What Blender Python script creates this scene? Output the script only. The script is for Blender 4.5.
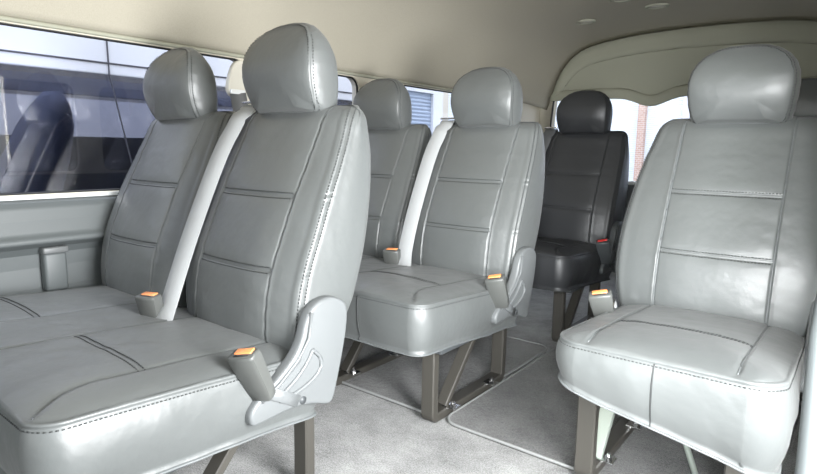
import bpy, bmesh, math, random
from mathutils import Vector, Matrix, noise
random.seed(7)
C = bpy.context.scene.collection
S = bpy.context.scene
for o in list(bpy.data.objects): bpy.data.objects.remove(o, do_unlink=True)

# ------------------------------------------------------------------ camera
def make_camera():
    y, pt, r = math.radians(38.098), math.radians(8.783), math.radians(0.762)
    f = Vector((-math.sin(y)*math.cos(pt), math.cos(y)*math.cos(pt), -math.sin(pt)))
    rt = Vector((math.cos(y), math.sin(y), 0)); up = rt.cross(f)
    r2 = math.cos(r)*rt + math.sin(r)*up; u2 = math.cos(r)*up - math.sin(r)*rt
    cam = bpy.data.cameras.new('camera'); o = bpy.data.objects.new('camera', cam); C.objects.link(o)
    M = Matrix((r2, u2, -f)).transposed().to_4x4(); M.translation = Vector((0, 0, .814))
    o.matrix_world = M
    cam.sensor_width = 36; cam.lens = 567.072/817*36; cam.clip_start = .01
    S.camera = o
make_camera()

# ------------------------------------------------------------------ light
w = bpy.data.worlds.new('world'); S.world = w; w.use_nodes = True
nt = w.node_tree; nt.nodes.clear()
wo = nt.nodes.new('ShaderNodeOutputWorld'); bg = nt.nodes.new('ShaderNodeBackground')
tc = nt.nodes.new('ShaderNodeTexCoord'); sp = nt.nodes.new('ShaderNodeSeparateXYZ'); cr = nt.nodes.new('ShaderNodeValToRGB')
cr.color_ramp.elements[0].position = .45; cr.color_ramp.elements[0].color = (.42, .42, .40, 1)
cr.color_ramp.elements[1].position = .62; cr.color_ramp.elements[1].color = (.90, .96, 1.0, 1)
mr = nt.nodes.new('ShaderNodeMapRange'); mr.inputs[1].default_value = -1; mr.inputs[2].default_value = 1
nt.links.new(tc.outputs['Generated'], sp.inputs[0]); nt.links.new(sp.outputs[2], mr.inputs[0])
nt.links.new(mr.outputs[0], cr.inputs[0]); nt.links.new(cr.outputs[0], bg.inputs[0]); nt.links.new(bg.outputs[0], wo.inputs[0])
bg.inputs[1].default_value = 4.1
def area(name, loc, target, sx, sy, power, col=(1, 1, 1)):
    l = bpy.data.lights.new(name, 'AREA'); l.shape = 'RECTANGLE'; l.size = sx; l.size_y = sy; l.energy = power; l.color = col
    o = bpy.data.objects.new(name, l); C.objects.link(o); o.location = loc
    o.rotation_euler = (Vector(target)-Vector(loc)).to_track_quat('-Z', 'Y').to_euler()
    return o
# daylight through the open sliding door, plus added narrow fill on the single seat
area('door_daylight', (.36, .63, .72), (-.9, 1.3, .5), .55, .75, 98, (.98, .99, 1))
d2 = area('door_fill_single_seat', (.24, -.40, .85), (-.35, 1.65, .58), .5, .8, 15.5, (.96, .99, 1)); d2.data.spread = math.radians(62)
S.view_settings.view_transform = 'Standard'; S.view_settings.look = 'None'
S.view_settings.exposure = 0.0; S.view_settings.gamma = 1; S.view_settings.use_curve_mapping = False

# ------------------------------------------------------------------ materials
def mat(name, col, rough=.5, metal=0, spec=.5, bump=None, var=None, emit=None, coat=0, sheen=0):
    m = bpy.data.materials.new(name); m.use_nodes = True
    n = m.node_tree; b = n.nodes['Principled BSDF']
    b.inputs['Base Color'].default_value = (*col, 1); b.inputs['Roughness'].default_value = rough
    b.inputs['Metallic'].default_value = metal; b.inputs['Specular IOR Level'].default_value = spec
    b.inputs['Coat Weight'].default_value = coat; b.inputs['Sheen Weight'].default_value = sheen
    t = n.nodes.new('ShaderNodeTexCoord')
    if var:                                    # (scale, amount): mottled colour of the material itself
        ns = n.nodes.new('ShaderNodeTexNoise'); ns.inputs['Scale'].default_value = var[0]; ns.inputs['Detail'].default_value = 5
        r = n.nodes.new('ShaderNodeValToRGB'); a = var[1]
        r.color_ramp.elements[0].position = .3; r.color_ramp.elements[1].position = .7
        r.color_ramp.elements[0].color = (*[c*(1-a) for c in col], 1); r.color_ramp.elements[1].color = (*[min(1, c*(1+a)) for c in col], 1)
        n.links.new(t.outputs['Object'], ns.inputs['Vector']); n.links.new(ns.outputs[0], r.inputs[0]); n.links.new(r.outputs[0], b.inputs['Base Color'])
    prev = None
    for sc, st, dist in (bump or []):
        ns = n.nodes.new('ShaderNodeTexNoise'); ns.inputs['Scale'].default_value = sc; ns.inputs['Detail'].default_value = 3
        bp = n.nodes.new('ShaderNodeBump'); bp.inputs['Strength'].default_value = st; bp.inputs['Distance'].default_value = dist
        n.links.new(t.outputs['Object'], ns.inputs['Vector']); n.links.new(ns.outputs[0], bp.inputs['Height'])
        if prev: n.links.new(prev.outputs[0], bp.inputs['Normal'])
        prev = bp
    if prev: n.links.new(prev.outputs[0], b.inputs['Normal'])
    if emit: b.inputs['Emission Color'].default_value = (*col, 1); b.inputs['Emission Strength'].default_value = emit
    return m
M = {}
M['leather'] = mat('charcoal_leather', (.080, .086, .085), .44, spec=.66, sheen=.07, bump=[(700, .12, .0008), (28, .16, .006), (9, .35, .014)])
M['leather_shaded'] = mat('shaded_charcoal_leather', (.024, .025, .027), .45, spec=.45, bump=[(700, .12, .0008), (14, .25, .01)])  # charcoal leather with the rear row's shade put into its colour
M['thread'] = mat('charcoal_thread', (.022, .024, .024), .6)
M['piping'] = mat('leather_piping', (.11, .118, .12), .4)
M['plastic'] = mat('light_grey_plastic', (.115, .122, .124), .42, bump=[(900, .1, .0005)])
M['buckle'] = mat('grey_buckle_plastic', (.075, .078, .074), .4)
M['plastic_dark'] = mat('dark_grey_plastic', (.05, .055, .058), .45)
M['orange'] = mat('orange_button', (.85, .30, .10), .35)
M['red'] = mat('red_button', (.75, .03, .03), .3)
M['steel'] = mat('brown_grey_painted_steel', (.045, .042, .036), .5, spec=.4)
M['zinc'] = mat('pale_green_zinc', (.50, .56, .50), .35, metal=.5)
M['chrome'] = mat('polished_steel', (.75, .75, .75), .18, metal=1)
M['headliner'] = mat('beige_headliner_felt', (.405, .378, .31), .95, spec=.1, bump=[(500, .35, .001)], var=(380, .07))
M['gate_trim'] = mat('olive_beige_gate_trim', (.36, .36, .29), .8, spec=.2, bump=[(600, .25, .0008)])
M['wall_trim'] = mat('grey_side_trim', (.095, .106, .108), .5, bump=[(600, .2, .0006)])
M['beige_trim'] = mat('cream_pillar_trim', (.62, .58, .48), .55)
M['cream'] = mat('cream_plastic', (.60, .58, .51), .4)
M['black'] = mat('black_rubber', (.012, .012, .013), .6)
M['white_metal'] = mat('bright_sill_strip', (.85, .87, .87), .25, metal=.2)
M['asphalt'] = mat('asphalt', (.18, .18, .175), .9, var=(60, .3))
M['white_paint'] = mat('white_car_paint', (.56, .57, .60), .2, coat=.5)
M['dark_paint'] = mat('door_gap_black', (.05, .05, .06), .6)  # near-black, for lower body, far side, roof groove and door gap
M['neighbour_seat'] = mat('slate_seat_fabric', (.5, .53, .60), .7)
M['trim_edge'] = mat('mat_edge_binding', (.22, .225, .22), .7)

def carpet(name, col, s=1.0):
    m = mat(name, col, .95, spec=.1, sheen=.3, bump=[(420, .8, .004), (60, .5, .006)])
    n = m.node_tree; b = n.nodes['Principled BSDF']; t = n.nodes.new('ShaderNodeTexCoord')
    a = n.nodes.new('ShaderNodeTexNoise'); a.inputs['Scale'].default_value = 7*s; a.inputs['Detail'].default_value = 8; a.inputs['Roughness'].default_value = .75
    c = n.nodes.new('ShaderNodeTexNoise'); c.inputs['Scale'].default_value = 260*s; c.inputs['Detail'].default_value = 2
    mx = n.nodes.new('ShaderNodeMix'); mx.data_type = 'FLOAT'; mx.inputs[0].default_value = .5
    r = n.nodes.new('ShaderNodeValToRGB'); r.color_ramp.elements[0].position = .38; r.color_ramp.elements[1].position = .62
    r.color_ramp.elements[0].color = (*[q*.42 for q in col], 1); r.color_ramp.elements[1].color = (*[q*1.65 for q in col], 1)
    n.links.new(t.outputs['Object'], a.inputs[0]); n.links.new(t.outputs['Object'], c.inputs[0])
    n.links.new(a.outputs[0], mx.inputs[2]); n.links.new(c.outputs[0], mx.inputs[3]); n.links.new(mx.outputs[0], r.inputs[0]); n.links.new(r.outputs[0], b.inputs['Base Color'])
    return m
M['carpet'] = carpet('grey_floor_carpet', (.205, .205, .20))
M['mat'] = carpet('dark_grey_floor_mat', (.078, .078, .075))

def webbing(name, col, axis=0):
    m = mat(name, col, .45, spec=.5)
    n = m.node_tree; b = n.nodes['Principled BSDF']; t = n.nodes.new('ShaderNodeTexCoord')
    wv = n.nodes.new('ShaderNodeTexWave'); wv.inputs['Scale'].default_value = 160; wv.bands_direction = 'DIAGONAL'
    bp = n.nodes.new('ShaderNodeBump'); bp.inputs['Strength'].default_value = .4; bp.inputs['Distance'].default_value = .001
    n.links.new(t.outputs['Object'], wv.inputs[0]); n.links.new(wv.outputs[0], bp.inputs['Height']); n.links.new(bp.outputs[0], b.inputs['Normal'])
    return m
M['belt'] = webbing('silver_grey_webbing', (.33, .34, .345))
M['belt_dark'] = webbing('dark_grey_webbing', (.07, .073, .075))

def glass(name, tint, refl=.12):
    m = bpy.data.materials.new(name); m.use_nodes = True; n = m.node_tree; n.nodes.clear()
    o = n.nodes.new('ShaderNodeOutputMaterial'); mx = n.nodes.new('ShaderNodeMixShader')
    tr = n.nodes.new('ShaderNodeBsdfTransparent'); gl = n.nodes.new('ShaderNodeBsdfGlossy')
    tr.inputs[0].default_value = (*tint, 1); gl.inputs['Roughness'].default_value = .02
    mx.inputs[0].default_value = refl
    n.links.new(tr.outputs[0], mx.inputs[1]); n.links.new(gl.outputs[0], mx.inputs[2]); n.links.new(mx.outputs[0], o.inputs[0])
    return m
M['glass'] = glass('side_window_glass', (.93, .94, 1.0), .04)
M['glass_tint'] = glass('blue_tinted_glass', (.33, .34, .385), .06)

def siding(name, col, scale, depth=.5, direction='Z', dark=.75):
    m = mat(name, col, .5); n = m.node_tree; b = n.nodes['Principled BSDF']; t = n.nodes.new('ShaderNodeTexCoord')
    wv = n.nodes.new('ShaderNodeTexWave'); wv.inputs['Scale'].default_value = scale; wv.bands_direction = direction
    r = n.nodes.new('ShaderNodeValToRGB'); r.color_ramp.elements[0].position = .1; r.color_ramp.elements[1].position = .4
    r.color_ramp.elements[0].color = (*[c*dark for c in col], 1); r.color_ramp.elements[1].color = (*col, 1)
    bp = n.nodes.new('ShaderNodeBump'); bp.inputs['Strength'].default_value = depth; bp.inputs['Distance'].default_value = .02
    n.links.new(t.outputs['Object'], wv.inputs[0]); n.links.new(wv.outputs[0], bp.inputs['Height']); n.links.new(bp.outputs[0], b.inputs['Normal'])
    n.links.new(wv.outputs[0], r.inputs[0]); n.links.new(r.outputs[0], b.inputs['Base Color'])
    return m
M['shutter'] = siding('pale_blue_shutter_slats', (.78, .84, .88), 12, .3, dark=.82)
M['shutter_blue'] = siding('slate_blue_shutter', (.30, .36, .46), 5)
M['cream_siding'] = siding('cream_corrugated_siding', (.66, .60, .50), 3.0, direction='X')
def brick():
    m = mat('pink_brick', (.5, .35, .3), .8); n = m.node_tree; b = n.nodes['Principled BSDF']; t = n.nodes.new('ShaderNodeTexCoord')
    mp = n.nodes.new('ShaderNodeMapping'); mp.inputs['Rotation'].default_value = (math.radians(90), 0, 0)
    k = n.nodes.new('ShaderNodeTexBrick'); k.inputs['Scale'].default_value = 9
    k.inputs['Color1'].default_value = (.42, .27, .21, 1); k.inputs['Color2'].default_value = (.50, .34, .27, 1); k.inputs['Mortar'].default_value = (.8, .78, .75, 1); k.inputs['Mortar Size'].default_value = .012
    n.links.new(t.outputs['Object'], mp.inputs[0]); n.links.new(mp.outputs[0], k.inputs[0]); n.links.new(k.outputs[0], b.inputs['Base Color'])
    return m
M['brick'] = brick()

# ------------------------------------------------------------------ helpers
def obj(name, verts, faces, m, parent=None, smooth=True, kind=None, extra=()):
    verts = list(verts); faces = list(faces); mi = [0]*len(faces)
    for j, (mb, _) in enumerate(extra):
        k = len(verts); verts += mb.v; faces += [tuple(i+k for i in f) for f in mb.f]; mi += [j+1]*len(mb.f)
    me = bpy.data.meshes.new(name); me.from_pydata([tuple(v) for v in verts], [], faces); me.update()
    bm = bmesh.new(); bm.from_mesh(me); bmesh.ops.recalc_face_normals(bm, faces=bm.faces); bm.to_mesh(me); bm.free()
    if smooth:
        for p in me.polygons: p.use_smooth = True
    me.materials.append(M[m])
    for _, em in extra: me.materials.append(M[em])
    if extra: me.polygons.foreach_set('material_index', mi)
    o = bpy.data.objects.new(name, me); C.objects.link(o)
    if parent: o.parent = parent
    if kind: o['kind'] = kind
    return o
class MB:
    def __init__(s): s.v = []; s.f = []
    def add(s, v, f):
        k = len(s.v); s.v += [Vector(p) for p in v]; s.f += [tuple(i+k for i in q) for q in f]; return s
    def box(s, a, b, r=0.0, mtx=None):
        a = Vector(a); b = Vector(b); bm = bmesh.new(); bmesh.ops.create_cube(bm, size=1)
        for v in bm.verts: v.co = Vector(((a[i]+b[i])/2 + v.co[i]*(b[i]-a[i]) for i in range(3)))
        if r > 0: bmesh.ops.bevel(bm, geom=list(bm.edges), offset=r, segments=3, profile=.5, affect='EDGES')
        bm.verts.ensure_lookup_table()
        vs = [v.co.copy() if mtx is None else mtx @ v.co for v in bm.verts]
        s.add(vs, [[v.index for v in f.verts] for f in bm.faces]); bm.free(); return s
    def tube(s, pts, r, n=8, flat=None, xdir=None, caps=True):
        pts = [Vector(p) for p in pts]; rings = []
        for i, p in enumerate(pts):
            t = (pts[min(i+1, len(pts)-1)] - pts[max(i-1, 0)]).normalized()
            x = Vector(xdir) if xdir else (Vector((0, 0, 1)) if abs(t.z) < .9 else Vector((1, 0, 0)))
            x = (x - t*x.dot(t)).normalized(); y = t.cross(x)
            if flat:      # rounded rectangle section a x b
                a, b = flat; e = min(a, b)*.25; sec = [(a, b-e), (a-e, b), (-a+e, b), (-a, b-e), (-a, -b+e), (-a+e, -b), (a-e, -b), (a, -b+e)]
                rings.append([p + x*u + y*q for u, q in sec])
            else: rings.append([p + (x*math.cos(k*2*math.pi/n) + y*math.sin(k*2*math.pi/n))*r for k in range(n)])
        n = len(rings[0]); f = []
        for i in range(len(rings)-1):
            for k in range(n): f.append((i*n+k, i*n+(k+1) % n, (i+1)*n+(k+1) % n, (i+1)*n+k))
        if caps: f += [tuple(range(n))[::-1], tuple((len(rings)-1)*n+k for k in range(n))]
        return s.add([q for r_ in rings for q in r_], f)
    def loft(s, rings, cap=True):
        n = len(rings[0]); f = []
        for i in range(len(rings)-1):
            for k in range(n): f.append((i*n+k, i*n+(k+1) % n, (i+1)*n+(k+1) % n, (i+1)*n+k))
        if cap: f += [tuple(range(n))[::-1], tuple((len(rings)-1)*n+k for k in range(n))]
        return s.add([q for r_ in rings for q in r_], f)
    def build(s, name, m, parent=None, smooth=True, kind=None, extra=()): return obj(name, s.v, s.f, m, parent, smooth, kind, extra)
def sharp(o, ang=35):
    me = o.data
    bm = bmesh.new(); bm.from_mesh(me)
    for e in bm.edges:
        if len(e.link_faces) == 2 and e.calc_face_angle(0) > math.radians(ang): e.smooth = False
    bm.to_mesh(me); bm.free(); return o
def empty(name, loc, label, cat, group=None):
    o = bpy.data.objects.new(name, None); C.objects.link(o); o.location = loc; o['label'] = label; o['category'] = cat
    if group: o['group'] = group
    o.empty_display_size = .05; return o
def tag(o, label, cat, group=None):
    o['label'] = label; o['category'] = cat
    if group: o['group'] = group
    return o
def lerp_tab(tab, z):
    if z <= tab[0][0]: return tab[0][1]
    for i in range(len(tab)-1):
        a, b = tab[i], tab[i+1]
        if z <= b[0]:
            t = (z-a[0])/(b[0]-a[0])
            # Catmull-Rom for smoothness
            p0 = tab[i-1][1] if i else a[1]; p3 = tab[i+2][1] if i+2 < len(tab) else b[1]
            return .5*(2*a[1] + (b[1]-p0)*t + (2*p0-5*a[1]+4*b[1]-p3)*t*t + (3*a[1]-p0-3*b[1]+p3)*t**3)
    return tab[-1][1]
def g(x, s): return math.exp(-(x/s)**2)
def stitches(mb, pts, nrm, off=.004, step=.0075, ln=.0045, side=0):
    """little thread dashes along a line of surface points"""
    acc = 0
    for i in range(1, len(pts)):
        a, b = pts[i-1], pts[i]; d = b-a; L = d.length
        if L < 1e-6: continue
        t = d/L; n = nrm[i]; x = t.cross(n).normalized()
        q = (step-acc) if acc else 0
        while q < L:
            c = a + t*q + x*off*side + n*.0006
            hx = x*.0010; ht = t*ln/2; hn = n*.0006
            v = [c+sx*hx+st*ht+sn*hn for sn in (-1, 1) for sx, st in ((-1, -1), (1, -1), (1, 1), (-1, 1))]
            mb.add(v, [(0, 1, 2, 3), (4, 5, 6, 7), (0, 1, 5, 4), (1, 2, 6, 5), (2, 3, 7, 6), (3, 0, 4, 7)])
            q += step
        acc = (L - (q-step)) if L > 0 else acc

# ------------------------------------------------------------------ seat pieces (seat local: x across, -y front, z up)
YF = [(.32, -.165), (.393, -.183), (.47, -.180), (.55, -.163), (.63, -.130), (.708, -.094), (.80, -.048), (.87, -.013), (.92, .012)]
YB = [(.32, -.04), (.40, -.005), (.47, .030), (.58, .066), (.695, .090), (.80, .102), (.87, .100), (.92, .095)]
WD = [(.32, .225), (.38, .242), (.48, .256), (.60, .257), (.70, .248), (.80, .232), (.87, .214), (.92, .200)]
ZU, ZL, WS = .708, .55, .134
WD2 = [(.32, .205), (.38, .217), (.48, .225), (.60, .225), (.70, .222), (.80, .215), (.87, .206), (.92, .198)]
def backrest(parent, WD=WD, mt='leather', seed=0, label=None):
    zt, zb = .915, .33
    zs = set()
    for i in range(66): zs.add(round(zb + (zt-.03-zb)*i/65, 4))
    for c in (ZU, ZL):
        for k in range(-5, 6): zs.add(round(c + k*.0022, 4))
    zs = sorted(zs); zs = [z for i, z in enumerate(zs) if i == 0 or z-zs[i-1] > .0012]
    lev = [(zb-.018, .5), (zb-.014, .75), (zb-.006, .93)] + [(z, 1) for z in zs] + [(zt-.03+.03*math.sin(a), math.cos(a)) for a in [math.radians(q) for q in (15, 30, 45, 60, 72, 82, 88)]]
    rings = []; seamL = []; seamR = []; pipeL = []; pipeR = []; hor = {ZU: [], ZL: []}
    for z, q in lev:
        w_ = lerp_tab(WD, z); yf = lerp_tab(YF, z); yb = lerp_tab(YB, z); mid = (yf+yb)/2
        w_ -= (1-q)*.035; th = (yb-yf)/2*q
        if q < 1: th = (yb-yf)/2*(.08+.92*q)
        yf, yb = mid-th, mid+th
        ws = min(WS, .80*(w_-.02)); rf = min(.030, th*.8); rb = min(.045, th*.95)
        top_fade = 1 if q == 1 else max(0, q-.2)
        def front(x):
            y = yf + .034*abs(x/w_)**3.2
            if abs(x) < ws: y -= .005*(1-(x/ws)**4)*top_fade
            y += .0040*g(abs(x)-ws, .0028)*top_fade - .0016*g(abs(x)-ws-.0055, .003)*top_fade
            if abs(x) < ws:
                e = min(1, (ws-abs(x))/.006)
                for c in (ZU, ZL): y += e*(.0030*g(z-c-.003, .0018)+.0030*g(z-c+.003, .0018)) + e*.0022*g(z-c, .014)
            y += .0022*(noise.noise(Vector((x*9+seed*7, z*7, seed*3.1))))
            y += .0013*g(abs(x)-ws, .03)*math.sin(z*150+seed+x*20)*.5*top_fade
            return y
        n1, n2, n3 = 9, 9, 44
        xs = []
        a0 = -(w_-rf)
        xs += [a0 + (-ws-.008-a0)*i/n1 for i in range(n1)]
        xs += [-ws-.008 + .016*i/n2 for i in range(n2)]
        xs += [-ws+.008 + (2*ws-.016)*i/n3 for i in range(n3)]
        xs += [ws-.008 + .016*i/n2 for i in range(n2)]
        xs += [ws+.008 + (w_-rf-ws-.008)*i/n1 for i in range(n1+1)]
        ring = [Vector((x, front(x), z)) for x in xs]
        # right front corner, side, back corner, back, mirrored
        fx = ring[-1].y; right = []
        for k in range(1, 13):
            a = math.pi/2*k/12
            gr = .0032*g((k-6.5)*.9, 1.0)*top_fade
            gth = .0009*math.sin(z*420)*g((k-6.5), 3)*top_fade
            right.append(Vector((w_-rf + (rf-gr+gth)*math.sin(a), fx + rf - (rf-gr+gth)*math.cos(a), z)))
        ys = right[-1].y
        for k in range(1, 12):
            t = k/11; y = ys + (yb-rb-ys)*t
            right.append(Vector((w_+.004*math.sin(math.pi*t)+.0015*noise.noise(Vector((y*20, z*9, seed))), y, z)))
        for k in range(1, 7):
            a = math.pi/2*k/6; right.append(Vector((w_-rb+rb*math.cos(a), yb-rb+rb*math.sin(a), z)))
        back = [Vector((w_-rb-(w_-rb)*2*k/14, yb+.006*math.sin(math.pi*k/14), z)) for k in range(1, 14)]
        fl = ring[0].y; left = [Vector((-p.x, p.y-fx+fl if p.y < fx+rf else p.y, z)) for p in reversed(right)]
        rings.append(ring+right+back+left)
        if z > .33 and q > .5:
            i1 = n1+n2//2; seamL.append(Vector((-ws, front(-ws)-.0012, z))); seamR.append(Vector((ws, front(ws)-.0012, z)))
            pipeR.append(right[6]+Vector((.0021, -.0021, 0))); pipeL.append(left[-7]+Vector((-.0021, -.0021, 0)))
    mb = MB().loft(rings)
    # piping cord in the seams
    pm = MB(); pm.tube(seamL, .0016, 6); pm.tube(seamR, .0016, 6)
    st = MB()
    nR = [Vector((.7, -.7, 0))]*len(pipeR); nL = [Vector((-.7, -.7, 0))]*len(pipeL)
    for s_ in (-1, 1): stitches(st, pipeR, nR, .0062, side=s_); stitches(st, pipeL, nL, .0062, side=s_)
    for c in (ZU, ZL):
        yf = lerp_tab(YF, c)
        for dz in (-.0062, .0062):
            z = c+dz; pts = [Vector((x, lerp_tab(YF, z)+.034*abs(x/(lerp_tab(WD, z)))**3.2-.005*(1-(x/WS)**4)+.0022*g(dz, .014)+.0022*noise.noise(Vector((x*9+seed*7, z*7, seed*3.1)))-.0004, z)) for x in [-WS+.006+(2*WS-.012)*i/30 for i in range(31)]]
            stitches(st, pts, [Vector((0, -.93, .35))]*len(pts))
    return mb.build('backrest', mt, parent, extra=[(pm, 'piping' if mt == 'leather' else 'thread'), (st, 'thread')])

def headrest(parent, x0=0, mt='leather', seed=0, band=False, drop=0):
    zb, H = .902-drop, .208
    def prof(h):      # half width at height h 0..1
        w_ = .117 + .013*math.sin(math.pi*min(1, h*1.0))
        if h > .40: w_ *= max(0, 1-((h-.40)/.60)**3.3)**(1/2.7)
        if h < .06: w_ -= .010*(1-(h/.06))**2
        return w_
    FR = [(0, .0), (.12, -.018), (.35, -.034), (.6, -.032), (.82, -.014), (1, .012)]
    BK = [(0, .085), (.3, .085), (.6, .074), (.85, .058), (1, .045)]
    hs = [0, .012, .03, .06, .10] + [.10+.9*math.sin(math.pi/2*k/26) for k in range(1, 27)]
    side = [(prof(h), h) for h in hs]
    bot = [(prof(0)*k/10, 0) for k in range(0, 10)]
    half = bot + side
    out = half + [(-a, h) for a, h in reversed(half[1:-1])]
    cz = .42
    # (outline scale, fraction of the way from front face to back face)
    st = [(.25, -.075), (.45, -.065), (.62, -.05), (.76, -.03), (.87, 0), (.94, .03), (.975, .055), (.99, .08), (.982, .105), (.992, .13), (1.008, .18), (1.02, .29), (1.02, .45), (1.005, .60), (.97, .74), (.91, .85), (.80, .93), (.6, .98), (.3, 1.0)]
    rings = []
    for k, fr in st:
        r = []
        for i, (a, h) in enumerate(out):
            hh = cz + (h-cz)*k; z = zb + H*hh; x = a*k*(.965+.05*min(1, max(0, fr-.1)/.3))
            if h < .03: z = zb + H*hh*.35 if k > .6 else z
            f0 = lerp_tab(FR, hh); b0 = lerp_tab(BK, hh)
            yy = f0 + (b0-f0)*fr + .003*noise.noise(Vector((x*14+seed*5, z*12, fr+seed)))
            if .9 < k and fr < .5:   # gathers at the sewn edge
                p = (.7 if fr > .1 else .4)*.001*math.sin(i*2.1+seed*2)
                x += p*(1 if x > 0 else -1); z += p*.6
            r.append(Vector((x0+x, yy, z)))
        rings.append(r)
    mb = MB().loft(rings)
    s2 = MB(); pr_ = rings[8]; pts = [p.copy() for p in pr_[8:-7]]
    nn = [(Vector((p.x-x0, -.06, (p.z-zb-.09))).normalized()) for p in pts]
    for s_ in (-1, 1): stitches(s2, pts, nn, .0055, side=s_)
    o = mb.build('headrest', mt, parent, extra=[(s2, 'thread')])
    hm = MB(); n = 26; hr = []; e = 1 if band else .6
    for k in range(n+1):
        x = -.114+.228*k/n
        hr.append([Vector((x0+x, yy+.004-.012*(z-zb)/.02+.020*abs(x/.117)**4, z)) for yy, z in ((.014, zb-.006), (-.003, zb-.004), (-.005, zb+.004*e), (-.003, zb+.010*e), (-.006, zb+.0125*e), (-.001, zb+.020*e), (.014, zb+.022*e))])
    hm.loft(hr).build('hem_band', mt, o)
    for sx in (-.055, .055):
        MB().tube([(x0+sx, .035, zb+.03), (x0+sx, .03, zb-.03)], .006, 12).build('headrest_post', 'chrome', o)
    return o

def cushion(parent, hw, centres, mt='leather', seed=0, front=-.66, back=-.10, R=.045, flare=.055, tilt=0):
    """bench or single cushion: top grid with crowned panels, sewn edge, skirt"""
    zt = lambda y: .414 + (.375-.414)*max(0, min(1, (y-front)/(back-front)))**1.2
    def W(y):
        d = y-front
        if d < R: return hw - R + math.sqrt(max(0, R*R-(R-d)**2))
        if back-y < .03: return hw-.03+math.sqrt(max(0, .0009-(.03-(back-y))**2))
        return hw
    ys = [front + .0005] + [front+R*(1-math.cos(math.pi/2*k/12)) for k in range(1, 13)]
    k = 80
    ys += [front+R+(back-front-R-.03)*i/k for i in range(1, k+1)] + [back-.03+.03*math.sin(math.pi/2*q/5) for q in range(1, 5)]+[back-.0004]
    ys = sorted(ys)
    nx = int(2*hw/.0045)
    zc = front+.20     # cross stitch
    def top(x, y):
        z = zt(y); e = min(W(y)-abs(x), y-front, back-y+.02)
        z += .022*(1-math.exp(-max(0, e)/.045)) - .003
        d0 = y-front
        for c in centres:
            ws = .140 + (max(0, 1-d0/.13)**2)*flare
            dx = abs(x-c)-ws
            if d0 > .006 or True: z -= .0042*g(dx, .0035)*min(1, d0/.02) - .0014*g(dx-.006, .0035)
            if dx < 0:
                z += .005*(1-(abs(x-c)/ws)**4)
                u = y-zc; z -= min(1, -dx/.006)*(.0026*g(u-.003, .0024)+.0026*g(u+.003, .0024)+.0008*g(u, .016))
        z += .003*noise.noise(Vector((x*8+seed, y*8, seed*2.2))) + .0012*noise.noise(Vector((x*26, y*20+seed, 4)))
        return z
    ny = len(ys); V = []; F = []
    for y in ys:
        w_ = W(y)
        for i in range(nx+1):
            x = w_*(2*i/nx-1); V.append(Vector((x, y, top(x, y))))
    for j in range(ny-1):
        for i in range(nx): F.append((j*(nx+1)+i, j*(nx+1)+i+1, (j+1)*(nx+1)+i+1, (j+1)*(nx+1)+i))
    loop = [i for i in range(nx)] + [j*(nx+1)+nx for j in range(ny-1)] + [(ny-1)*(nx+1)+i for i in range(nx, 0, -1)] + [j*(nx+1) for j in range(ny-1, 0, -1)]
    P = [V[i] for i in loop]; n = len(P); N = []
    for i in range(n):
        t = P[(i+2) % n]-P[i-2]; N.append(Vector((t.y, -t.x, 0)).normalized())
    prev = loop
    prof = [(.0030, -.001), (.0052, -.004), (.0058, -.007), (.0035, -.0095), (.0052, -.012), (.0072, -.016), (.010, -.026), (.013, -.045), (.014, -.07), (.011, -.095), (.006, -.115), (.001, -.128), (-.001, -.134), (.002, -.138), (.003, -.143), (-.002, -.146), (-.02, -.142), (-.05, -.138)]
    edge = None
    for kk, (o_, dz) in enumerate(prof):
        ring = []
        for i in range(n):
            p = P[i]; s = i*.02
            wv = .006*noise.noise(Vector((p.x*6+seed, p.y*6, dz*10)))+.0025*noise.noise(Vector((p.x*16, p.y*16+seed, dz*22)))
            f = max(0, min(1, -dz/.05))
            z = zt(p.y)+dz+.0
            if dz < -.12: z += .006*noise.noise(Vector((p.x*5, p.y*5, 9+seed)))
            z += tilt*f*max(-1, min(1, -p.x/hw))*min(1, -dz/.13)
            q = p+N[i]*(o_+wv*f); ring.append(Vector((q.x, q.y, z)))
        k0 = len(V); V += ring; cur = list(range(k0, k0+n))
        for i in range(n): F.append((prev[i], prev[(i+1) % n], cur[(i+1) % n], cur[i]))
        prev = cur
        if kk == 3: edge = [r.copy() for r in ring]
        if kk == 14: hem = [r.copy() for r in ring]
    F.append(tuple(prev))
    st = MB()
    for s_ in (-1, 1): stitches(st, edge+[edge[0]], [ (N[i % n]+Vector((0, 0, .5))).normalized() for i in range(n+1)], .0055, side=s_)
    for c in centres:
        for dz in (-.0062, .0062):
            pts = [Vector((c+x, zc+dz, top(c+x, zc+dz)+.0004)) for x in [-.138+.276*i/24 for i in range(25)]]
            stitches(st, pts, [Vector((0, 0, 1))]*25)
    pm = MB()
    for c in centres:
        for s_ in (-1, 1):
            pts = []
            for y in ys[5:-6]:
                x = c+s_*(.140+(max(0, 1-(y-front)/.13)**2)*flare)
                if abs(x) < W(y)-.004: pts.append(Vector((x, y, top(x, y)+.0008)))
            if len(pts) > 3: pm.tube(pts, .0016, 6)
    pm.tube(hem+[hem[0]], .0028, 6)
    # vertical skirt seam at the front
    vs = MB()
    for c in centres:
        pts = []
        for o_, dz in prof[3:15]:
            i = min(range(nx), key=lambda q: abs(P[q].x-(c+.0))); p = P[i]
            wv = .006*noise.noise(Vector((p.x*6+seed, p.y*6, dz*10)))+.0025*noise.noise(Vector((p.x*16, p.y*16+seed, dz*22)))
            f = max(0, min(1, -dz/.05)); pts.append(Vector((p.x, p.y-(o_+wv*f)-.0004, zt(p.y)+dz+tilt*f*(-p.x/hw)*min(1, -dz/.13))))
        vs.tube(pts, .0016, 6)
    st.add(vs.v, vs.f)
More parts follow.
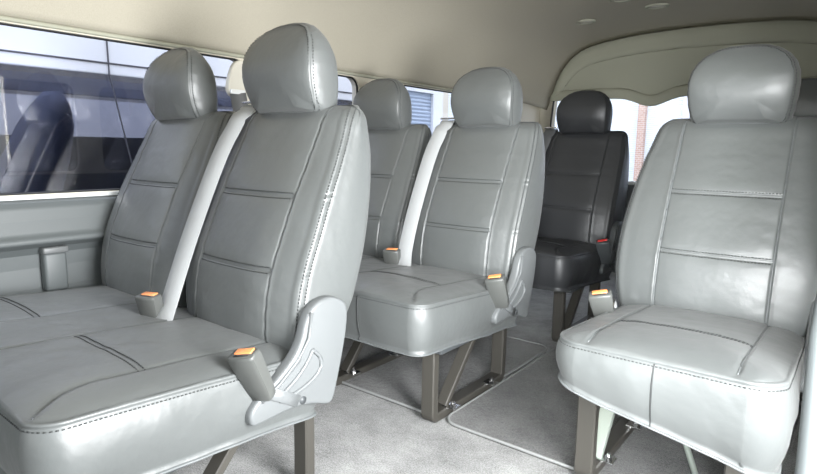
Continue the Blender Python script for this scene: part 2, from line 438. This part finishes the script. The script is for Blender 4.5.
    return obj('seat_cushion', V, F, mt, parent, extra=[(pm, 'piping' if mt == 'leather' else 'thread'), (st, 'thread')])

def extrude_poly(poly, x0, x1, bev=.006):
    """outline in (y,z), extruded along x, rounded edges"""
    bm = bmesh.new()
    a = [bm.verts.new((x0, y, z)) for y, z in poly]; b = [bm.verts.new((x1, y, z)) for y, z in poly]
    n = len(poly); bm.faces.new(a[::-1]); bm.faces.new(b)
    for i in range(n): bm.faces.new((a[i], a[(i+1) % n], b[(i+1) % n], b[i]))
    bmesh.ops.recalc_face_normals(bm, faces=bm.faces)
    e = [e for e in bm.edges if (e.verts[0].co.x == e.verts[1].co.x)]
    bmesh.ops.bevel(bm, geom=e, offset=bev, segments=3, profile=.5, affect='EDGES')
    bm.verts.ensure_lookup_table(); m = MB(); m.add([v.co.copy() for v in bm.verts], [[v.index for v in f.verts] for f in bm.faces]); bm.free(); return m
def smooth_poly(p, it=2):
    for _ in range(it):
        q = []
        for i in range(len(p)):
            a, b = Vector(p[i]), Vector(p[(i+1) % len(p)]); q += [tuple(a*.75+b*.25), tuple(a*.25+b*.75)]
        p = q
    return p
RC = [(-.040, .472), (-.062, .492), (-.098, .502), (-.135, .494), (-.160, .470), (-.176, .415), (-.215, .375), (-.283, .335), (-.306, .312), (-.303, .286), (-.288, .282), (-.20, .288), (-.142, .276), (-.105, .260), (-.088, .262), (-.078, .285), (-.056, .36), (-.040, .43)]
def recliner(parent, x0, x1, mt='plastic'):
    o = sharp(extrude_poly(smooth_poly(RC, 2), x0, x1, .007).build('recliner_cover', mt, parent), 50)
    s = 1 if x1 > x0 else -1
    # raised triangular ribs and a bolt recess
    pts = [(-.140, .392), (-.122, .372), (-.125, .345), (-.170, .322), (-.232, .312), (-.238, .322), (-.19, .348), (-.158, .378), (-.148, .398)]
    pl = smooth_poly(pts, 2)
    r = MB(); r.tube([(x1+s*.0005, y, z) for y, z in pl+[pl[0]]], .0045, 8, caps=False); r.build('rib', mt, o)
    arc = smooth_poly([(-.146, .47), (-.156, .42), (-.175, .385), (-.22, .352), (-.27, .325), (-.27, .320), (-.22, .345), (-.172, .378), (-.150, .42), (-.142, .47)], 1)
    MB().tube([(x1+s*.0008, -.148+.0*0, .478), (x1+s*.0008, -.158, .425), (x1+s*.0008, -.185, .385), (x1+s*.0008, -.235, .350), (x1+s*.0008, -.278, .328)], .004, 8).build('rib', mt, o)
    MB().tube([(x1-s*.004, -.175, .296), (x1+s*.0018, -.175, .296)], .0085, 16, xdir=(0, 0, 1)).build('bolt', 'plastic_dark', o)
    return o
def buckle(parent, base, tip, mt='buckle', btn='orange', w_=.030, d_=.017, facing=(0, -1, 0), name='seat_belt_buckle'):
    base = Vector(base); tip = Vector(tip); ax = (tip-base); L = ax.length; ax.normalize()
    y = Vector(facing); y = (y-ax*y.dot(ax)).normalized(); x = y.cross(ax)
    mt_ = Matrix((x, y, ax)).transposed().to_4x4(); mt_.translation = base
    m = MB(); m.box((-w_*.82, -d_*.8, 0), (w_*.82, d_*.8, L), 0, None)
    # taper towards the base
    vs = []; rings = []
    for t, k in ((0, .62), (.04, .74), (.3, .86), (.7, .96), (.93, 1), (.985, .97), (1, .90)):
        rings.append([mt_ @ Vector((sx*w_*k, sy*d_*k, t*L)) for sx, sy in ((-1, -.75), (-.8, -1), (.8, -1), (1, -.75), (1, .75), (.8, 1), (-.8, 1), (-1, .75))])
    o = sharp(MB().loft(rings).build(name, mt, parent), 50)
    b = MB(); b.box((-w_*.66, -d_*.86, L-.012), (w_*.66, d_*.10, L+.0022), .002, mt_); b.build('release_button', btn, o)
    b = MB(); b.box((-w_*.55, d_*.30, L-.004), (w_*.55, d_*.55, L+.0006), 0, mt_); b.build('tongue_slot', 'black', o)
    return o
def strap(name, pts, hw, mt, parent, across=(1, 0, 0), thick=.0011):
    m = MB(); m.tube(pts, 0, flat=(hw, thick), xdir=across); return sharp(m.build(name, mt, parent), 50)
def smooth_path(p, it=2):
    p = [Vector(q) for q in p]
    for _ in range(it):
        q = [p[0]]
        for i in range(len(p)-1): q += [p[i]*.75+p[i+1]*.25, p[i]*.25+p[i+1]*.75]
        q.append(p[-1]); p = q
    return p
def leg_frame(parent, x, mt='steel', strut='steel'):
    o = sharp(MB().tube(smooth_path([(x, -.49, .272), (x, -.49, .05), (x, -.49, .018), (x, -.458, .017), (x, -.42, .0165)], 2), 0, flat=(.023, .0145), xdir=(1, 0, 0)).build('front_leg', mt, parent), 40)
    MB().tube([(x, -.42, .0165), (x, -.15, .0165)], 0, flat=(.023, .0145), xdir=(1, 0, 0)).build('floor_rail', mt, parent, smooth=False)
    sharp(MB().tube(smooth_path([(x, -.15, .0165), (x, -.112, .017), (x, -.078, .020), (x, -.075, .06), (x, -.075, .29)], 2), 0, flat=(.023, .0145), xdir=(1, 0, 0)).build('rear_leg', mt, parent), 40)
    MB().tube([(x-.0, -.425, .034), (x, -.205, .285)], 0, flat=(.019, .010), xdir=(1, 0, 0)).build('diagonal_strut', strut, parent, smooth=False)
    for y in (-.405, -.17):
        b = MB()
        b.box((x+.008, y-.028, .030), (x+.050, y+.012, .036), .001)
        b.tube([(x+.033, y-.008, .034), (x+.033, y-.008, .045)], .0095, 6, xdir=(1, 0, 0)); b.tube([(x+.033, y-.008, .044), (x+.033, y-.008, .052)], .005, 8, xdir=(1, 0, 0))
        b.build('floor_bolt', 'chrome', parent, smooth=False)

def double_seat(loc, label, mt='leather', seed=0, belt='belt', pl='plastic', btn='orange', inner_leg=-.05):
    t = empty('double_passenger_seat', loc, label, 'seat', 'double passenger seats along the window wall')
    cushion(t, .462, (-.242, .240), mt, seed, front=-.65).location.x = -.010
    for k, cx in enumerate((-.252, .23)):
        b = backrest(t, WD2, mt, seed+k*1.7); b.location.x = cx
        headrest(b, -.012*(1-k), mt, seed+k*2.3, drop=.004*(1+k*0)+(.008 if k == 0 else 0))
        # dark guide collars on the shoulder
        for sx in (-.055, .055): MB().box((sx-.016, .012, .905), (sx+.016, .050, .916), .003).build('headrest_guide', 'plastic_dark', b)
    recliner(t, .454, .482, pl)
    MB().box((-.43, -.52, .235), (.43, -.10, .272), .004).build('seat_frame', 'plastic_dark', t)
    leg_frame(t, .37); leg_frame(t, inner_leg)
    # belts: hung between the backrests
    yo = -.052
    bp = smooth_path([(.035, .115, .80), (.040, .100, .90), (.048, .070, .928), (.055, .025, .922), (.058, .0, .876), (.046, -.038, .81), (.046, -.104, .672), (.047, -.158, .55), (.056, -.203, .45), (.080, -.238, .405), (.088, -.245, .392)], 2)
    strap('shoulder_belt', [p+Vector((-.008, -.010, 0)) if p.z < .9 else p for p in bp], .027, belt, t, across=(1, .25, 0))
    clip = MB(); clip.box((.020, .030, .929), (.088, .046, .936), .002); clip.build('belt_guide', 'chrome', t)
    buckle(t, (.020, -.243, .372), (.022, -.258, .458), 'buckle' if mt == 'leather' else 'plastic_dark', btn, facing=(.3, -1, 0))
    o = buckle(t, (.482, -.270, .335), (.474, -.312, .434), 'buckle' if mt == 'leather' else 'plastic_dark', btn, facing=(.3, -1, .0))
    MB().tube([(.484, -.19, .30), (.484, -.22, .318), (.483, -.266, .345)], 0, flat=(.012, .003), xdir=(0, 1, 0)).build('buckle_stalk', pl, t)
    return t

# ================================================================== THE VAN (structure)
XW = -1.85; YG = 3.9; Y0 = -2.2; XR_ = .07
# ---- cargo floor
MB().box((XW, Y0, -.06), (XR_, YG+.02, 0)).build('floor', 'carpet', None, False, 'structure')
# ---- headliner: swept profile
PR = [(-1.848, 1.150), (-1.835, 1.175), (-1.82, 1.22), (-1.79, 1.30), (-1.74, 1.39), (-1.66, 1.47), (-1.54, 1.53), (-1.38, 1.57), (-1.15, 1.595), (-.90, 1.60), (-.65, 1.597), (-.42, 1.585), (-.25, 1.565), (-.12, 1.53), (-.03, 1.47), (.03, 1.38), (.06, 1.28), (.068, 1.18)]
def smooth_open(p, it=2): return [tuple(q) for q in smooth_path([(*q, 0) for q in p], it)]
pr = [(q[0], q[1]) for q in smooth_open(PR)]
ysn = [Y0 + (YG-Y0)*i/60 for i in range(61)]
V = []; F = []
def resample(p, n):
    p = [Vector(q) for q in p]; L = [0]
    for a, b in zip(p, p[1:]): L.append(L[-1]+(b-a).length)
    o = []; j = 0
    for i in range(n):
        t = L[-1]*i/(n-1)
        while j < len(L)-2 and L[j+1] < t: j += 1
        o.append(p[j].lerp(p[j+1], (t-L[j])/max(1e-9, L[j+1]-L[j])))
    return o
GA = [(-1.79, 1.10), (-1.755, 1.20), (-1.70, 1.36), (-1.60, 1.475), (-1.46, 1.527), (-1.15, 1.560), (-.85, 1.566), (-.50, 1.557), (-.27, 1.535), (-.12, 1.48), (-.03, 1.36), (.01, 1.20), (.03, 1.10)]
pa = resample([(x, z, 0) for x, z in pr], 90); pb = resample([(*q, 0) for q in smooth_open(GA)], 90)
for y in ysn:
    k = max(0, min(1, (y-3.35)/(YG-3.35))); k = k*k*.97
    for a, b in zip(pa, pb):
        q = a.lerp(b, k); V.append((q.x, y, q.y + .003*math.sin(y*1.4)*(1-k)))
n = len(pa)
for i in range(60):
    for k in range(n-1): F.append((i*n+k, i*n+k+1, (i+1)*n+k+1, (i+1)*n+k))
c = obj('ceiling', V, F, 'headliner', None, True, 'structure')
sm = c.modifiers.new('shell', 'SOLIDIFY'); sm.thickness = .02; sm.offset = 1
# welded edge roll above the windows, darker material imitates the soft shade there
MB().tube([(-1.846, y, 1.148) for y in ysn], .007, 8).build('trim_1', 'gate_trim', None, True, 'structure')

# ---- left wall with three window openings
ZS, ZT = .672, 1.150
wins = [(-.75, 1.355), (1.48, 1.975), (2.10, 3.42)]
def rr(y0, y1, z0, z1, r, n=6):
    p = []
    for cy, cz, a0 in ((y1-r, z1-r, 0), (y0+r, z1-r, 90), (y0+r, z0+r, 180), (y1-r, z0+r, 270)):
        for k in range(n+1):
            a = math.radians(a0+90*k/n); p.append((cy+r*math.cos(a), cz+r*math.sin(a)))
    return p
def wall_with_holes(name, yl, yr, zl, zh, holes, x, th, mt):
    """flat panel in the y-z plane with rounded openings, solid thickness"""
    bm = bmesh.new()
    def loop(pts):
        vs = [bm.verts.new((x, a, b)) for a, b in pts]
        return [bm.edges.new((vs[i], vs[(i+1) % len(vs)])) for i in range(len(vs))]
    es = loop([(yl, zl), (yr, zl), (yr, zh), (yl, zh)])
    for h in holes: es += loop(h)
    r = bmesh.ops.triangle_fill(bm, use_beauty=True, use_dissolve=False, edges=es)
    ex = bmesh.ops.extrude_face_region(bm, geom=list(bm.faces))
    for v in ex['geom']:
        if isinstance(v, bmesh.types.BMVert): v.co.x -= th
    bmesh.ops.recalc_face_normals(bm, faces=bm.faces)
    me = bpy.data.meshes.new(name); bm.to_mesh(me); bm.free(); me.materials.append(M[mt])
    o = bpy.data.objects.new(name, me); C.objects.link(o); o['kind'] = 'structure'; return o
holes = [rr(a, b, ZS, ZT-.012, .05) for a, b in wins]
wall_with_holes('wall_left', Y0, YG, .655, 1.20, holes, XW, .045, 'beige_trim')
for i, (a, b) in enumerate(wins):
    fr = rr(a, b, ZS, ZT-.012, .05, 8)
    fo = MB().tube([(XW-.012, y, z) for y, z in fr+[fr[0], fr[1]]], .006, 6, caps=False).build('window_%d' % (i+1), 'black', None, True, 'structure')
    MB().box((XW-.026, a-.01, ZS-.01), (XW-.021, b+.01, ZT)).build('window_glass', 'glass', fo, False)
    if i == 0:
        MB().box((XW-.020, .905, ZS), (XW-.012, .909, ZT-.012), 0, None)
# bright sill strip and lower trim panel with ledge, recess and armrest ledge
MB().box((XW-.01, -.8, .658), (XW+.008, 3.45, .670), .003).build('trim_2', 'white_metal', None, False, 'structure')
prof = [(XW+.004, .658), (XW+.020, .650), (XW+.030, .636), (XW+.033, .60), (XW+.040, .56), (XW+.052, .548), (XW+.052, .536), (XW+.026, .520), (XW+.012, .50), (XW+.008, .46), (XW+.010, .40), (XW+.018, .385), (XW+.042, .380), (XW+.052, .374), (XW+.053, .36), (XW+.050, .33), (XW+.048, 0), (XW-.05, 0), (XW-.05, .658)]
V = []; F = []; n = len(prof)
for y in (Y0, YG):
    for x, z in prof: V.append((x, y, z))
for k in range(n): F.append((k, (k+1) % n, n+(k+1) % n, n+k))
F += [tuple(range(n)), tuple(n+k for k in range(n))]
bv = obj('trim_3', V, F, 'wall_trim', None, False, 'structure'); b_ = bv.modifiers.new('b', 'BEVEL'); b_.width = .005; b_.segments = 3; b_.limit_method = 'ANGLE'
# handle/lever cover on the panel recess
hc = empty('latch_cover', (XW, .640, 0), 'grey plastic latch cover with a capped top on the side panel under the window', 'cover')
MB().box((.012, -.030, .392), (.050, .030, .505), .008).build('cover_body', 'wall_trim', hc)
MB().box((.012, -.034, .503), (.058, .034, .523), .005).build('cover_cap', 'plastic', hc)

# ---- right wall: lower body, pillar beside the open door, wall behind it
MB().box((.055, 1.16, 0), (.10, YG, 1.25)).build('wall_right', 'beige_trim', None, False, 'structure')
MB().box((.055, Y0, 0), (.10, -1.2, 1.25)).build('wall_front', 'beige_trim', None, False, 'structure')
pil = []
for z, x in ((-.02, -.030), (.2, -.026), (.38, -.026), (.57, -.030), (.72, -.022), (.9, -.008), (1.1, -.005), (1.3, .03), (1.45, .05)):
    pil.append([Vector((x+a, .93+b, z)) for a, b in ((0, .02), (.004, .006), (.015, 0), (.055, 0), (.065, .01), (.065, .06), (.055, .07), (.015, .07), (.004, .062))])
sharp(MB().loft(pil).build('trim_4', 'wall_trim', None, True, 'structure'), 60)

# ---- tailgate
def arch(inset, zlow, y, top=0.0):
    p = [(-1.79+inset, zlow), (-1.755+inset, 1.20), (-1.70+inset, 1.36-inset*.4), (-1.60+inset*.9, 1.475-inset*.7), (-1.46+inset*.6, 1.527-inset), (-1.15, 1.560-inset), (-.85, 1.566-inset), (-.50, 1.557-inset), (-.27-inset*.5, 1.535-inset), (-.12-inset*.8, 1.48-inset*.8), (-.03-inset, 1.36-inset*.4), (.01-inset, 1.20), (.03-inset, zlow)]
    return [(q[0], y, q[1]) for q in smooth_open(p, 2)]
# body ring around the gate
o1 = arch(-.10, .40, YG-.02); o2 = arch(0, .40, YG-.02); o3 = arch(0, .40, YG+.05)
V = o1+o2+o3; n = len(o1); F = []
for k in range(n-1): F += [(k, k+1, n+k+1, n+k), (n+k, n+k+1, 2*n+k+1, 2*n+k)]
obj('wall_back', V, F, 'headliner', None, True, 'structure')
MB().tube(arch(0.004, .40, YG-.025), .006, 8).build('trim_5', 'black', None, True, 'structure')
gate = None
# upper gate panel: boundary arch on top, wavy lower edge with a sag in the middle
def lower(x):
    t = (x+.99)
    return 1.165 - .058*g(x+1.085, .12) + .0*t
V = []; F = []; NX = 90; NZ = 26
ar = arch(.012, 1.10, YG+.005)
def arch_z(x):
    best = 1.2
    for a, b in zip(ar, ar[1:]):
        if min(a[0], b[0]) <= x <= max(a[0], b[0]) and abs(a[0]-b[0]) > 1e-9:
            t = (x-a[0])/(b[0]-a[0]); best = max(best, a[2]+(b[2]-a[2])*t)
    return best
def gp(x, z, za):
    e = min(za-z, x+1.775, .02-x)
    k = max(0, min(1, (e-.075)/.02)); k = k*k*(3-2*k)            # sunken centre field
    kb = max(0, min(1, (z-(lower(x)+.045))/.012))
    return YG+.0 + .004*0 + .016*k*kb - .012*(1-math.exp(-max(0, e)/.01))
for j in range(NZ*2+1):
    for i in range(NX+1):
        x = -1.765+1.775*i/NX; za = arch_z(x); zl = lower(x); z = zl+(za-zl)*j/(NZ*2)
        V.append((x, gp(x, z, za), z))
for j in range(NZ*2):
    for i in range(NX): F.append((j*(NX+1)+i, j*(NX+1)+i+1, (j+1)*(NX+1)+i+1, (j+1)*(NX+1)+i))
gt = obj('door_1', V, F, 'gate_trim', None, True, 'structure')
m_ = gt.modifiers.new('s', 'SOLIDIFY'); m_.thickness = .03; m_.offset = -1
MB().tube([(-1.765+1.775*i/80, YG-.010, lower(-1.765+1.775*i/80)+.040-.03*0) for i in range(81)], .0035, 6).build('trim_crease', 'gate_trim', gt)
# lower gate, glass frame, glass
MB().box((-1.78, YG+.0, 0), (.02, YG+.04, .60), .004).build('gate_lower_panel', 'plastic_dark', gt)
MB().box((-1.78, YG-.005, .60), (.02, YG+.04, .625), .005).build('gate_sill', 'white_metal', gt)
MB().box((-1.78, YG+.028, .60), (.02, YG+.033, 1.25)).build('gate_glass', 'glass', gt, False)

# ---- small round ceiling lamps / vents
def on_ceiling(x):
    for a, b in zip(pr, pr[1:]):
        if a[0] <= x <= b[0]: return a[1]+(b[1]-a[1])*(x-a[0])/(b[0]-a[0])
    return 1.6
for x, y, lb in ((-1.345, 3.37, 'small oval ceiling lamp farthest from the right edge, near the tailgate'), (-.94, 3.34, 'small oval ceiling lamp nearest the right edge of the headliner'), (-1.04, 3.08, 'small oval ceiling lamp cut by the top edge, nearer than the other two')):
    z = on_ceiling(x)+.003*math.sin(y*1.4)
    t = empty('ceiling_lamp', (x, y, z-.001), lb, 'lamp', 'ceiling lamps')
    m = MB(); rings = []
    for r_, dz in ((.062, .004), (.062, -.004), (.056, -.009), (.048, -.008), (.044, -.004)):
        rings.append([Vector((r_*math.cos(a*math.pi/16), .8*r_*math.sin(a*math.pi/16), dz)) for a in range(32)])
    m.loft(rings, False).build('bezel', 'gate_trim', t)
    MB().tube([(0, 0, -.0045), (0, 0, .002)], .046, 32, xdir=(1, 0, 0)).build('lens', 'cream', t)

# ---- loose floor mats
def mat_piece(name, x0, x1, y0, y1, m, label):
    pts = rr(y0, y1, x0, x1, .05, 6)
    v = [(x, y, .0005) for y, x in pts] + [(x, y, .010) for y, x in pts]; n = len(pts)
    f = [tuple(range(n)), tuple(range(n, 2*n))] + [(k, (k+1) % n, n+(k+1) % n, n+k) for k in range(n)]
    t = obj(name, v, f, m, None, False); tag(t, label, 'mat', 'floor mats')
    MB().tube([(x, y, .009) for y, x in pts+[pts[0]]], .0042, 8, caps=False).build('edge_binding', 'trim_edge', t)
    return t
mat_piece('floor_mat', -1.385, -.925, 1.338, 2.15, 'mat', 'dark grey carpet mat lying under the middle double seat')
mat_piece('floor_mat', -.905, -.075, 1.330, 2.9, 'mat', 'dark grey carpet mat covering the aisle, edge running under the single seat')

# ================================================================== SEATS
XA, XB = -1.338, -1.305; YA, YB_, YC = .918, 1.796, 2.727
double_seat((XA, YA, 0), 'nearest double seat in charcoal leather, at the left beside the first window', seed=1)
double_seat((XB, YB_, 0), 'middle double seat in charcoal leather, standing behind the nearest double seat', seed=5)
double_seat((XB, YC, 0), 'rearmost double seat in shade, charcoal leather with that shade painted in its colour, and a red buckle button', 'leather_shaded', seed=9, belt='belt_dark', pl='plastic_dark', btn='red')

def single_seat(loc, label, seed, mt='leather'):
    t = empty('single_passenger_seat', loc, label, 'seat', 'single passenger seats on the door side')
    cushion(t, .212, (0,), mt, seed, back=-.11, R=.06, flare=.0, tilt=.045)
    b = backrest(t, WD, mt, seed); headrest(b, 0, mt, seed+.4, True, .006)
    recliner(t, .218, .240)
    MB().box((-.19, -.52, .235), (.19, -.10, .272), .004).build('seat_frame', 'plastic_dark', t)
    leg_frame(t, -.185, 'steel', 'zinc'); leg_frame(t, .14)
    MB().tube([(-.065, -.30, .26), (.03, -.30, .012)], .008, 10).build('cross_rod', 'zinc', t)
    buckle(t, (-.225, -.285, .355), (-.235, -.318, .440), facing=(.3, -1, 0))
    MB().tube([(-.222, -.10, .30), (-.224, -.19, .34), (-.224, -.235, .395)], 0, flat=(.016, .003), xdir=(0, 1, 0)).build('hinge_bracket', 'chrome', t)
    MB().tube([(-.222, -.26, .30), (-.224, -.28, .36)], 0, flat=(.012, .003), xdir=(0, 1, 0)).build('hinge_bracket', 'chrome', t)
    return t
single_seat((-.273, 1.799, 0), 'single charcoal leather seat at the right, facing the camera', 3)
single_seat((-.19, YC-.02, 0), 'single seat almost hidden behind the right-hand single seat, only its headrest showing', 8)

# ---- seat belt anchor on the pillar between the first two windows
t = empty('belt_anchor', (-1.845, 1.285, 0), 'cream seat belt height adjuster with hanging belt on the window pillar', 'seat belt')
sh = smooth_poly([(-.005, 1.125), (.045, 1.13), (.065, 1.08), (.06, .99), (.02, .985), (-.03, 1.00), (-.035, 1.04)], 2)
m = extrude_poly(sh, .004, .030, .006); m.build('adjuster_cover', 'cream', t)
MB().box((.030, -.030, 1.005), (.040, .030, 1.022), .003).build('belt_loop', 'white_metal', t)
strap('shoulder_belt', [(.036, .0, 1.008), (.045, .005, .95), (.055, .01, .86), (.06, .01, .74), (.06, .01, .62)], .030, 'belt_dark', t, across=(.35, 1, 0))
MB().box((.004, .075, .90), (.02, .115, 1.12), .005).build('pillar_cover', 'cream', t)

# ================================================================== OUTSIDE
MB().box((-14, -6, -.52), (8, 16, -.45)).build('ground', 'asphalt', None, False, 'structure')
# neighbouring van parked alongside
nv = empty('parked_van', (-2.62, 1.5, -.45), 'white van parked outside the left windows, seen through them, with dark glass', 'van')
def nb(): return MB()
z0 = .45
nb().box((-.22, -4.2, 1.118+z0), (0, 1.66, 1.50+z0), .008).build('roof_panel', 'white_paint', nv, False)
nb().box((-1.5, -4.2, 1.118+z0), (-1.2, 1.66, 1.50+z0), .008).build('roof_panel', 'white_paint', nv, False)
nb().box((-1.2, -4.2, 1.46+z0), (-.22, 1.66, 1.47+z0)).build('added_roof_glass', 'glass', nv, False)  # added opening in the roof, lets sky light fall onto the seats
nb().box((-.06, -4.2, .0+.18), (0, 1.66, .60+z0), .02).build('lower_body', 'dark_paint', nv, False)
nb().box((-1.5, -4.2, .18), (-1.44, 1.66, .87+z0), .02).build('far_side_body', 'dark_paint', nv, False)
nb().box((-1.45, 1.60, .18), (-.02, 1.66, 1.2+z0), .01).build('rear_body', 'white_paint', nv, False)
nb().box((-.018, -4.1, .58+z0), (-.012, 1.60, 1.14+z0)).build('side_glass', 'glass_tint', nv, False)
nb().box((-.010, -4.1, 1.165+z0), (.006, 1.66, 1.172+z0), .002).build('roof_groove', 'dark_paint', nv, False)
sharp(MB().tube([(.004, -.305, 1.50+z0), (.004, -.30, 1.12+z0), (.004, -.20, .60+z0)], 0, flat=(.0025, .003), xdir=(0, 1, 0)).build('door_gap', 'dark_paint', nv), 40)
for y in (-3.5, .9):
    wm = MB(); wm.tube([(-.22, y, .33), (-.02, y, .33)], .33, 32, xdir=(0, 0, 1)); wm.build('wheel', 'black', nv)
# its seats, seen through the tinted glass
for sy in (-1.9, -1.25, -.6, .05, .7):
    rings = []
    for zz, yy, hw_, th in ((.22, 0, .20, .08), (.30, .0, .24, .12), (.50, .05, .25, .125), (.75, .13, .24, .12), (.90, .18, .21, .10), (1.0, .21, .14, .07), (1.06, .22, .08, .03)):
        rings.append([Vector((-.42+hw_*math.cos(a), sy+yy+th*math.sin(a), zz+z0)) for a in [math.pi*k/12 for k in range(24)]])
    s_ = MB().loft(rings).build('van_seat', 'neighbour_seat', nv, True)

# buildings seen through the rear glass and the third side window
bd = empty('storage_building', (-3.2, 8.2, -.45), 'pale building with slatted shutters and a pink brick pier behind the rear window', 'building')
MB().box((-2.4, 0, 0), (6, .4, 4.2)).build('shutter_wall', 'shutter', bd, False)
MB().box((.78, -.10, 0), (.87, .0, 4.2)).build('brick_pier', 'brick', bd, False)
MB().box((1.33, -.08, 0), (1.42, .0, 4.2)).build('white_post', 'white_paint', bd, False)
b2 = empty('side_building', (-6.2, 6.6, -.45), 'cream corrugated building with a blue shutter framed in white, seen through a side window', 'building')
MB().box((-.3, -1.0, 0), (0, 5.0, 4.2)).build('corrugated_wall', 'cream_siding', b2, False)
MB().box((0, -.6, 0), (.05, 1.85, 2.25)).build('shutter', 'shutter_blue', b2, False)
f_ = MB(); f_.box((0, 1.85, 0), (.10, 2.15, 2.42)); f_.box((0, -.8, 2.25), (.10, 1.85, 2.42)); f_.box((0, -.8, 0), (.10, -.6, 2.42)); f_.build('shutter_frame', 'white_paint', b2, False)
